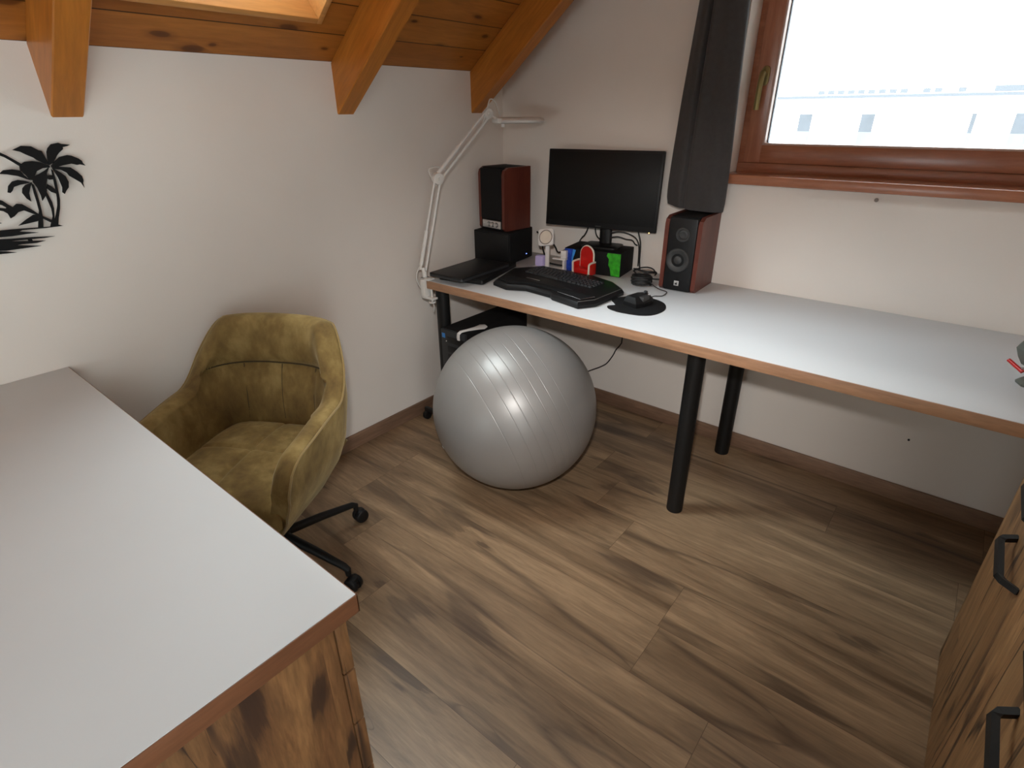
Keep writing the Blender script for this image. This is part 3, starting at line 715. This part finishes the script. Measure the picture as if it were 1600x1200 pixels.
# ------------------------------------------------------------------ speakers, black box
sb = thing('subwoofer', 'black cube-shaped subwoofer under the left bookshelf speaker', 'subwoofer', (.169, -.209, DT), .122)
MB().box((0, 0, .0775), (.211, .208, .147), .004).build('cabinet', M['blackmatte'], sb)
MB().box((0, -.1055, .078), (.196, .006, .132), .002).build('front_grille', M['blackplastic'], sb)
MB().sphere((.106, .045, .028), .0022, seg=8).build('status_light', M['led'], sb)
for x in (-.085, .085):
    for y in (-.08, .08): MB().cone((x, y, 0), (x, y, .005), .01, seg=12).build('rubber_foot', M['blackplastic'], sb)
def speaker(name, label, loc, rz, w, d, h, kind):
    s = thing(name, label, 'speaker', loc, rz)
    MB().box((0, .006, h / 2), (w - .034, d - .012, h), .006).build('cabinet', M['blackmatte'], s)
    for k in (-1, 1):
        pr_ = [(-d / 2 + .012, 0), (d / 2, 0), (d / 2, h), (-d / 2 + .03, h), (-d / 2 + .006, h - .012), (-d / 2, h - .03), (-d / 2, .012)]
        x0 = k * (w / 2 - .017)
        MB().prism(pr_, min(x0, k * w / 2), max(x0, k * w / 2), mt).build('side_panel', M['cherry'], s)
    if kind == 'drivers':
        MB().box((0, -d / 2 + .004, h * .5), (w - .036, .016, h * .985), .006).build('front_baffle', M['blackplastic'], s)
        y = -d / 2 - .005
        f = T((.004, y, h * .775)) @ RX(PI / 2)
        MB().lathe([(.0, .0), (.012, .002), (.014, 0), (.018, -.001), (.022, .003), (.027, .003), (.029, 0)], 32, f).build('tweeter', M['coneg'], s)
        f = T((-.006, y, h * .43)) @ RX(PI / 2)
        MB().lathe([(0, .004), (.014, .001), (.018, -.003), (.034, .001), (.040, .004), (.046, .003), (.048, 0)], 36, f).build('woofer', M['coneg'], s)
        bg = MB().box((0, y - .0005, h * .115), (.02, .002, .02), .001).build('badge', M['silver'], s)
        gl = MB(); gl.box((-.001, y - .0016, h * .115 - .002), (.008, .0008, .008)); gl.box((.0035, y - .0016, h * .115), (.002, .0008, .012))
        gl.build('badge_mark', M['coneg'], bg)
    else:
        MB().box((0, -d / 2 + .003, h * .58), (w - .036, .016, h * .80), .005).build('front_grille', M['blackmatte'], s)
        MB().box((0, -d / 2 + .006, h * .09), (w - .036, .012, h * .165), .002).build('lower_front', M['blackplastic'], s)
        cp = MB().box((-.0, -d / 2 - .001, h * .095), (w - .052, .006, h * .125), .003).build('control_plate', M['silver'], s)
        for k in range(3): MB().cone((-.016 + .026 * k, -d / 2 - .003, h * .095), (-.016 + .026 * k, -d / 2 - .016, h * .095), .0095, .0085, 20, .001).build('knob', M['silver'], cp)
        for k in range(3): MB().cone((-.016 + .026 * k, -d / 2 - .0038, h * .095), (-.016 + .026 * k, -d / 2 - .0045, h * .095), .0118, .0118, 24).build('knob_ring', M['coneg'], cp)
        MB().sphere((-.046, -d / 2 - .004, h * .105), .003, seg=10).build('power_light', M['whiteplastic'], cp)
    return s
speaker('bookshelf_speaker', 'dark wood speaker with silver knob panel atop the black subwoofer', (.168, -.196, DT + .152), -.11, .178, .175, .284, 'knobs')
speaker('bookshelf_speaker', 'cherry wood speaker with round drivers below the curtain', (1.089, -.113, DT), .037, .151, .205, .293, 'drivers')

# ------------------------------------------------------------------ gadget box carrying the monitor
bx = thing('carton_box', 'low black carton with blue and green printed ends under the monitor', 'box', (.665, -.116, DT), .147)
bw, bd_, bh = .272, .165, .106
MB().box((0, 0, bh / 2), (bw, bd_, bh), .002).build('carton', M['blackmatte'], bx)
MB().prism([(-bw / 2 + .001, .003), (-bw / 2 + .040, .003), (-bw / 2 + .044, .03), (-bw / 2 + .042, .06), (-bw / 2 + .048, bh - .003), (-bw / 2 + .001, bh - .003)], 0, .001, T((0, -bd_ / 2, 0)) @ RX(PI / 2)).build('blue_print', M['blue'], bx)
MB().prism([(-bw / 2 + .040, .02), (-bw / 2 + .046, .03), (-bw / 2 + .044, .06), (-bw / 2 + .056, bh - .006), (-bw / 2 + .042, bh - .004), (-bw / 2 + .036, .06)], .0008, .0016, T((0, -bd_ / 2, 0)) @ RX(PI / 2)).build('light_blue_print', M['bluel'], bx)
MB().prism([(bw / 2 - .042, .003), (bw / 2 - .001, .003), (bw / 2 - .001, bh - .003), (bw / 2 - .062, bh - .003), (bw / 2 - .066, bh - .016), (bw / 2 - .055, bh - .03), (bw / 2 - .056, .05), (bw / 2 - .048, .035)], 0, .001, T((0, -bd_ / 2, 0)) @ RX(PI / 2)).build('green_print', M['green'], bx)

mo = thing('computer_monitor', 'black widescreen monitor, switched off, standing on the printed carton', 'monitor', (.672, -.095, DT + bh), .1705)
mc = V((-.029, .005, 1.0905 - DT - bh)); tl = -.079
TM = T(mc) @ RX(tl)
W_, H_ = .53, .331
MB().box((0, .012, 0), (W_, .022, H_), .004).box((0, .03, -.02), (W_ * .6, .03, H_ * .6), .012).build('monitor_housing', M['blackplastic'], mo).data.transform(TM)
MB().box((0, .0005, .006), (W_ - .020, .003, H_ - .034), .0005).build('screen', M['blackgloss'], mo).data.transform(TM)
MB().box((.0, -.0002, -H_ / 2 + .010), (.026, .002, .0045), .0005).build('logo_bar', M['coneg'], mo).data.transform(TM)
MB().sphere((W_ / 2 - .028, .002, -H_ / 2), .0028, seg=8).build('power_light', M['led_o'], mo).data.transform(TM)
MB().tube([(-.005, .038, .008), (-.007, .042, .08), (-.012, .046, .19)], (.030, .012), 12, flat=(1, 0, 0)).build('stand_neck', M['blackplastic'], mo)
MB().prism(rrect(.17, .12, .02), 0, .008, T((-.005, -.0, 0)), .002).build('stand_base', M['blackplastic'], mo)

# red toy throne (empty seat)
th = thing('toy_throne', 'small red and white toy throne before the monitor', 'figurine', (.667, -.238, DT), -.12)
arch = [(-.036, .03)] + [(-.036 * math.cos(PI * k / 12), .092 + .038 * math.sin(PI * k / 12)) for k in range(13)] + [(.036, .03)]
MB().prism(arch, -.018, -.010, RX(PI / 2)).build('red_back', M['red'], th)
MB().tube([(x, .014, z) for x, z in [(-.037, .02)] + arch + [(.037, .02)]], .0042, 8).build('back_frame', M['cream'], th)
MB().box((0, -.006, .022), (.078, .046, .028), .004).build('seat', M['red'], th)
for k in (-1, 1):
    MB().box((k * .044, -.004, .035), (.010, .044, .05), .003).build('arm_panel', M['red'], th)
    MB().tube([(k * .045, .016, .064), (k * .045, -.01, .064), (k * .046, -.028, .060), (k * .046, -.030, .05), (k * .045, -.029, 0.003)], .0045, 8, smooth=3).build('arm_frame', M['cream'], th)
MB().box((0, -.030, .008), (.082, .004, .008), .001).build('front_rail', M['cream'], th)

# white charging stand
cs = thing('charging_stand', 'white phone charging stand with round pad behind the keyboard', 'charger', (.445, -.245, DT), .15)
MB().prism(rrect(.104, .085, .012), 0, .008, None, .002).build('base_plate', M['whiteplastic'], cs)
MB().box((.012, .012, .062), (.020, .012, .112), .003).build('post', M['whiteplastic'], cs)
hm = T((.010, .0, .145)) @ RZ(.0) @ RX(-.35) @ RY(-.16) @ RX(PI / 2)
hdp = MB().prism(rrect(.076, .076, .012), -.005, .006, hm, .002).build('pad_head', M['whiteplastic'], cs)
MB().lathe([(.029, .0055), (.030, .0072), (.0325, .0072), (.0335, .0055)], 40, hm).build('pad_ring', M['knobring'], hdp)
MB().lathe([(0, .0078), (.027, .0078), (.0285, .006)], 40, hm).build('round_pad', M['cream'], hdp)
gb = thing('glowing_cube', 'small translucent block glowing purple at the charging stand', 'gadget', (.418, -.236, DT + .008), .15)
MB().box((0, 0, .024), (.042, .036, .048), .006).build('block', M['purple'], gb)
hub = thing('cable_dock', 'white cable dock with adapter right of the charging stand', 'dock', (.536, -.228, DT), .12)
MB().box((-.008, -.004, .006), (.055, .050, .012), .002).build('base', M['whiteplastic'], hub)
MB().box((.014, .0, .032), (.010, .03, .042), .002).build('upright', M['whiteplastic'], hub)
MB().box((-.010, .0, .054), (.068, .03, .007), .002).build('shelf', M['whiteplastic'], hub)
MB().box((.010, .002, .076), (.028, .026, .036), .003).build('adapter', M['whiteplastic'], hub)

# ------------------------------------------------------------------ keyboard
kb = thing('gaming_keyboard', 'black angular gaming keyboard with wide palm rest', 'keyboard', (.68, -.47, DT), -.10)
KC = V((.68, -.47)); cr, sr = math.cos(.10), math.sin(.10)
def K(x, y): a, b = x - KC.x, y - KC.y; return (cr * a - sr * b, sr * a + cr * b)
out = [K(*p) for p in [(.447, -.612), (.535, -.634), (.612, -.598), (.745, -.612), (.765, -.630), (.906, -.662), (.945, -.60), (.955, -.40), (.868, -.328), (.752, -.292), (.468, -.286), (.384, -.405)]]
ctr = V((.0, 0.02))
top = [(ctr.x + (x - ctr.x) * .965, ctr.y + (y - ctr.y) * .955) for x, y in out]
MB().prism(out, .002, .014, None, 0, None).prism(out, .0141, .026, None, .002, top).build('keyboard_body', M['blackplastic'], kb, angle=30)
kys = MB()
x0, y0 = -.205, .125; n_k = 0; pit = .0192
kmesh = {}
def key(x, y, w):
    global n_k
    kk = round(w, 4)
    if kk not in kmesh:
        b = MB().prism(rrect(w - .0022, .0166, .002, 2), 0, .0075, None, 0, rrect(w - .0062, .0130, .002, 2)).build('key', M['grey_black'], kb, angle=30); kmesh[kk] = b
        b.location = (x, y, .0258)
    else:
        b = kmesh[kk].copy(); C.objects.link(b); b.parent = kb; b.location = (x, y, .0258)
    n_k += 1
rowsK = [[1] + [0] + [1] * 4 + [1] * 4 + [1] * 4, [1] * 13 + [2], [1.5] + [1] * 12 + [1.5], [1.75] + [1] * 11 + [2.25], [2.25] + [1] * 10 + [2.75], [1.25, 1.25, 1.25, 6.25, 1.25, 1.25, 1.25, 1.25]]
for ri, row in enumerate(rowsK):
    x = x0
    for w in row:
        wd = max(w, 1) * pit
        if w: key(x + wd / 2, y0 - ri * .0192 - (.004 if ri else 0), wd)
        x += wd
for ri in range(1, 6):
    for j in range(4):
        if n_k < 99: key(x0 + 15 * pit + .012 + j * pit, y0 - ri * .0192 - .004, pit)
pr2 = [K(*p) for p in [(.455, -.59), (.53, -.61), (.61, -.575), (.75, -.588), (.775, -.606), (.90, -.635), (.925, -.575), (.46, -.525)]]
MB().prism(pr2, .0262, .031, None, .0015).build('palm_rest', M['blackmatte'], kb)
lg = MB()
for i, w in enumerate((.005, .004, .004, .005, .003, .006)): lg.box((.085 + i * .0075, -.052 - .0005 * i, .0262), (w, .006, .001))
lg.build('logo_mark', M['coneg'], kb)
lg = MB().box((-.10, -.043, .0265), (.075, .008, .0014), .0004); lg.build('silver_trim', M['steel'], kb)
for sx in (-1, 1): MB().cone((sx * .2, .1, 0), (sx * .2, .1, .003), .008, seg=12).build('rubber_foot', M['blackplastic'], kb)

e_ = [(top[i][0], top[i][1], .0262) for i in (5, 6, 7, 8)]
MB().tube(e_, .0011, 6).build('edge_line', M['steel'], kb)  # thin pale line along the body's right edge
MB().tube([(*pr2[4], .0312), (*pr2[5], .0312), (*pr2[6], .0312)], .0010, 6).build('edge_line', M['steel'], kb)

# mouse pad and mouse
mp = thing('mouse_pad', 'black rounded mouse pad right of the keyboard', 'mouse pad', (1.06, -.48, DT))
pd = smooth2([(x - 1.06, y + .48) for x, y in [(.947, -.478), (.968, -.418), (1.0, -.388), (1.063, -.373), (1.130, -.402), (1.166, -.47), (1.160, -.545), (1.121, -.585), (1.05, -.598), (1.0, -.588), (.975, -.562), (.992, -.535), (.975, -.512)]], 5)
MB().prism(pd, 0, .003, None, .0008).build('pad_surface', M['blackmatte'], mp)
ms = thing('computer_mouse', 'black angular computer mouse on the round mouse pad', 'mouse', (1.058, -.468, DT + .0032), -.2)
mo_ = [(-.034, -.052), (.03, -.056), (.037, -.02), (.034, .03), (.022, .056), (-.016, .058), (-.036, .03)]
tp = [(-.026, -.044), (.016, -.046), (.020, -.02), (.018, .02), (.010, .040), (-.010, .042), (-.026, .02)]
MB().prism(mo_, 0, .014, None, 0).prism(mo_, .0141, .036, None, .003, tp).build('shell', M['blackplastic'], ms, angle=25)
MB().prism([(.012, -.03), (.034, -.02), (.03, .022), (.014, .03)], .012, .036, None, .003).build('thumb_side', M['coneg'], ms, angle=25)
MB().cone((-.004, .034, .036), (.004, .034, .036), .009, seg=16).build('scroll_wheel', M['grey_black'], ms)
MB().sphere((.022, .026, .035), .0035, seg=10).build('glossy_button', M['silver'], ms)
tag(MB().tube([(1.068, -.412, .752), (1.066, -.392, .746), (1.058, -.36, .743), (1.062, -.342, .743), (1.075, -.333, .743), (1.085, -.315, .743), (1.075, -.262, .743), (1.04, -.250, .745), (1.005, -.235, .75), (.975, -.225, .765)], .0018, 6, smooth=6).build('mouse_cable', M['cable']), 'thin black cable from mouse to the coiled cable', 'cable')

# coiled cable, cords
pts = []
for i in range(5 * 24 + 1):
    a = 2 * PI * i / 24; r = .040 + .002 * math.sin(i * 1.7); pts.append((.937 + r * math.cos(a), -.215 + r * math.sin(a), .744 + .0072 * i / 24))
co_ = MB().tube(pts, .0042, 7)
pts = [(.937 + (.046 + .004 * math.sin(k * 2.1)) * math.cos(k * .35), -.19 + .04 * math.sin(k * .35), .782 + .004 * math.sin(k * .9) + .0006 * k) for k in range(34)]
co_.tube(pts, .0032, 6)
tag(co_.build('cable_coil', M['cable']), 'coiled black cable bundle between carton and right speaker', 'cable')
def cord(pts, r, label, mat='cable', name='cable'):
    return tag(MB().tube(pts, r, 7, smooth=6).build(name, M[mat]), label, 'cable')
cord([(.565, -.06, .95), (.56, -.055, .91), (.54, -.05, .875), (.525, -.045, .862), (.50, -.03, .83), (.49, -.02, .76), (.49, -.02, .745)], .0032, 'left one of two black cables hanging left of the monitor neck')
cord([(.60, -.055, .95), (.598, -.05, .91), (.604, -.045, .88), (.618, -.03, .859), (.635, -.024, .852), (.66, -.016, .849)], .0032, 'right one of two black cables hanging left of the monitor neck')
cord([(.80, -.03, .95), (.812, -.03, .91), (.822, -.03, .88), (.824, -.026, .85), (.824, -.022, .79), (.83, -.022, .745)], .0035, 'black cable hanging straight down right of the monitor neck')
cord([(.676, -.055, .900), (.72, -.045, .91), (.76, -.035, .905), (.795, -.032, .892), (.812, -.03, .872), (.815, -.02, .84), (.815, -.015, .76)], .003, 'upper black cable looping right from the monitor neck')
cord([(.676, -.058, .880), (.72, -.05, .888), (.755, -.04, .880), (.785, -.036, .878), (.80, -.033, .862), (.805, -.02, .855)], .003, 'lower black cable looping right from the monitor neck')
cord([(.86, -.12, .747), (.90, -.14, .75), (.95, -.13, .748), (.99, -.12, .75), (1.03, -.06, .747), (1.05, -.008, .747)], .003, 'black cable lying behind the coil towards right speaker')
cord([(.26, -.055, .86), (.33, -.05, .835), (.37, -.05, .80), (.40, -.06, .775), (.45, -.06, .80), (.48, -.05, .81), (.505, -.045, .80)], .004, 'black cable sagging between subwoofer and carton')
cord([(.30, -.07, .85), (.33, -.10, .80), (.37, -.13, .76), (.40, -.16, .747), (.48, -.17, .745), (.51, -.165, .747)], .004, 'black cable on the desk behind the charging stand')
cord([(.77, -.012, .70), (.765, -.012, .40), (.758, -.012, .355), (.735, -.012, .32), (.72, -.012, .285), (.69, -.012, .235), (.655, -.014, .205), (.60, -.015, .17), (.52, -.02, .12), (.45, -.03, .08)], .003, 'black cable drooping on the wall behind the ball')

# ------------------------------------------------------------------ computer tower on its trolley
pc = thing('computer_tower', 'charcoal computer tower under the desk behind the ball', 'computer', (.298, -.50, .105))
PX0, PX1, PY0, PY1, PH = .222, .374, -.725, -.29, .53
add(MB().box2((PX0, PY0 + .012, .105), (PX1, PY1, PH), .003), 'case', M['blackmatte'], pc)
add(MB().box2((PX0, PY0, .107), (PX1, PY0 + .014, PH - .001), .004), 'front_panel', M['grey_black'], pc)
add(MB().box2((PX0 + .007, PY0 - .001, .488), (PX0 + .027, PY0 + .002, .510), .0005), 'sticker', M['sticker'], pc)
dv = MB()
for z in (.47, .425, .385): dv.box2((PX0 + .04, PY0 - .0015, z), (PX1 - .008, PY0 + .002, z + .03), .001)
add(dv, 'drive_bay', M['blackplastic'], pc)
add(MB().sphere((PX0 + .034, PY0 - .001, .475), .0028, seg=10), 'power_light', M['whiteplastic'], pc)
tr = thing('tower_trolley', 'low black wheeled trolley under the computer tower', 'trolley', (.298, -.50, 0))
add(MB().box2((.224, -.715, .082), (.40, -.30, .104), .004), 'tray', M['black'], tr)
add(MB().box2((.06, -.722, .046), (.24, -.7035, .068), .003).box2((.19, -.722, .06), (.235, -.7035, .085), .003), 'outrigger', M['black'], tr)
for x, y in ((.068, -.713), (.38, -.69), (.245, -.32), (.38, -.32)):
    w_ = MB().cone((x - .011, y, .023), (x + .011, y, .023), .023, seg=20, bevel=.003)
    if x > .1: w_.cone((x, y, .04), (x, y, .085), .006, seg=10)
    add(w_, 'caster', M['blackplastic'], tr)
wg = tag(MB().tube([(.336, -.728, .498), (.336, -.7295, .512), (.337, -.728, .528), (.340, -.715, .5355), (.350, -.68, .5355), (.362, -.645, .5355), (.372, -.61, .5355), (.376, -.59, .5355)],
        [(.009, .003)] * 4 + [(.009, .0035), (.013, .0045), (.022, .005), (.013, .004)], 12, flat=(1, 0, 0)).build('strap', M['whiteplastic']), 'white rounded strap draped over the front of the computer tower', 'strap')

# ------------------------------------------------------------------ tool at the right desk end
tl_ = thing('tool_holder', 'dark grey faceted tool holder with red tip at the right desk end', 'tool', (2.212, -.455, DT))
MB().lathe([(0, 0), (.040, 0), (.042, .006), (.034, .012), (0, .014)], 8).build('foot_plate', M['olive_tool'], tl_, angle=20)
MB().cone((0, 0, .012), (0, 0, .06), .012, .012, 10).build('stem', M['coneg'], tl_)
MB().lathe([(0, .055), (.045, .055), (.058, .075), (.068, .098), (.056, .122), (.034, .130), (0, .130)], 8, RZ(.2)).build('head', M['olive_tool'], tl_, angle=15)
MB().tube([(-.02, -.02, .052), (-.042, -.02, .046)], .003, 8).build('pin', M['steel'], tl_)
MB().tube([(-.036, -.022, .038), (-.070, .005, .055)], .005, 10).build('red_tip', M['red'], tl_)

# ------------------------------------------------------------------ building seen through the window
FY = 60.
fb = thing('building', 'far white building with grey windows seen through the window', 'building', (6, FY + 4, -9))
ft = 2.50
def addb(m, *a, **k): return add(m, *a, **k)
addb(MB().box2((-25, FY, -9), (45, FY + 8, ft - .12)), 'wall', M['facade'], fb, smooth=False)
addb(MB().box2((-25.2, FY - .25, ft - .22), (45.2, FY + 8.2, ft + .02)), 'coping', M['coping'], fb, smooth=False)
dn = MB()
for i in range(17):
    if i < 9 or i in (10, 11, 13): dn.box2((-12.4 + i * .8, FY - .25, ft + .10), (-12.4 + i * .8 + .5, FY + .02, ft + .42))
dn.box2((.3, FY - .25, ft + .06), (9., FY + .02, ft + .5))
addb(dn, 'snow_guard', M['coping'], fb, smooth=False)
for xa, xb in ((-18.9, -17.8), (-13.66, -12.55), (-8.5, -7.45), (-.60, -.30), (2.15, 3.25), (7.4, 8.5), (12.6, 13.7)):
    f = addb(MB().box2((xa, FY - .03, -.44), (xb, FY + .05, 1.02)), 'window', M['facwin'], fb, smooth=False)
    addb(MB().box2((xa - .02, FY - .02, -1.5), (xb + .02, FY + .05, -.44)), 'parapet_panel', M['facwin2'], fb, smooth=False)

# ------------------------------------------------------------------ camera
cam = bpy.data.cameras.new('camera'); co = bpy.data.objects.new('camera', cam); C.objects.link(co)
cam.sensor_fit = 'HORIZONTAL'; cam.sensor_width = 36.; cam.lens = 867.41 / 1600 * 36.; cam.clip_start = .02; cam.clip_end = 300
R_c = V((.77610828, .630549, -.00799324)); U_c = V((-.27171836, .34582808, .89809358)); F_c = V((-.5690563, .69484595, -.43973177))
mw = Matrix((R_c, U_c, -F_c)).transposed().to_4x4(); mw.translation = (1.9726, -2.3553, 1.4045)
co.matrix_world = mw
bpy.context.scene.camera = co

# ------------------------------------------------------------------ light: overcast sky, windows, the camera's flash
wd = bpy.data.worlds.new('overcast_sky'); bpy.context.scene.world = wd; wd.use_nodes = True
nt = wd.node_tree; bg = nt.nodes['Background']
tc = nt.nodes.new('ShaderNodeTexCoord'); sp = nt.nodes.new('ShaderNodeSeparateXYZ'); rp = nt.nodes.new('ShaderNodeValToRGB')
nt.links.new(tc.outputs['Generated'], sp.inputs[0]); nt.links.new(sp.outputs[2], rp.inputs[0])
rp.color_ramp.elements[0].position = 0.; rp.color_ramp.elements[0].color = (.36, .385, .40, 1)
rp.color_ramp.elements[1].position = 1.; rp.color_ramp.elements[1].color = (.92, .97, 1., 1)
# a brighter patch of sky, added to light the long desk through the skylight
vd = nt.nodes.new('ShaderNodeVectorMath'); vd.operation = 'DOT_PRODUCT'; vd.inputs[1].default_value = V((-.54, -.46, .71)).normalized()
nt.links.new(tc.outputs['Generated'], vd.inputs[0])
mx0 = nt.nodes.new('ShaderNodeMath'); mx0.operation = 'MAXIMUM'; mx0.inputs[1].default_value = 0.; nt.links.new(vd.outputs['Value'], mx0.inputs[0])
pw = nt.nodes.new('ShaderNodeMath'); pw.operation = 'POWER'; pw.inputs[1].default_value = 55.; nt.links.new(mx0.outputs[0], pw.inputs[0])
glow = nt.nodes.new('ShaderNodeMix'); glow.data_type = 'RGBA'; glow.blend_type = 'ADD'; nt.links.new(pw.outputs[0], glow.inputs[0])
nt.links.new(rp.outputs[0], glow.inputs[6]); glow.inputs[7].default_value = (2.85, 3.15, 3.45, 1)
nt.links.new(glow.outputs[2], bg.inputs[0]); bg.inputs[1].default_value = 16.
def portal(name, loc, rot, sx, sy):
    l = bpy.data.lights.new(name, 'AREA'); l.shape = 'RECTANGLE'; l.size = sx; l.size_y = sy; l.cycles.is_portal = True
    o = bpy.data.objects.new(name, l); C.objects.link(o); o.location = loc; o.rotation_euler = rot
portal('window_portal', ((WX0 + WX1) / 2, .26, (WZ0 + WZ1) / 2), (-PI / 2, 0, 0), WX1 - WX0, WZ1 - WZ0)
sc_ = (SK[0] + SK[1]) / 2; zt = TK + .08
portal('skylight_portal', (sc_ * math.cos(TH) - zt * math.sin(TH), (SK[2] + SK[3]) / 2, CZ + sc_ * math.sin(TH) + zt * math.cos(TH)), (0, -TH, 0), SK[1] - SK[0], SK[3] - SK[2])
portal('fill_window_portal', ((FX0 + FX1) / 2, YF - .21, (FZ0 + FZ1) / 2), (PI / 2, 0, 0), FX1 - FX0, FZ1 - FZ0)
portal('door_portal', (XR + .21, (GY0 + GY1) / 2, (GZ0 + GZ1) / 2), (0, PI / 2, 0), GZ1 - GZ0, GY1 - GY0)
fl = bpy.data.lights.new('camera_flash', 'SPOT'); fl.energy = 86.; fl.shadow_soft_size = .03; fl.color = (1., .97, .94); fl.spot_size = math.radians(63); fl.spot_blend = 1.
fo = bpy.data.objects.new('camera_flash', fl); C.objects.link(fo); fo.location = (1.95, -2.37, 1.565)
fo.rotation_euler = (V((.80, -.5, .28)) - fo.location).to_track_quat('-Z', 'Y').to_euler()

sc = bpy.context.scene
sc.view_settings.view_transform = 'Standard'; sc.view_settings.look = 'None'; sc.view_settings.gamma = 1.; sc.view_settings.use_curve_mapping = False
sc.view_settings.exposure = 0.09
sc.cycles.max_bounces = 12; sc.cycles.diffuse_bounces = 8; sc.cycles.sample_clamp_indirect = 6.
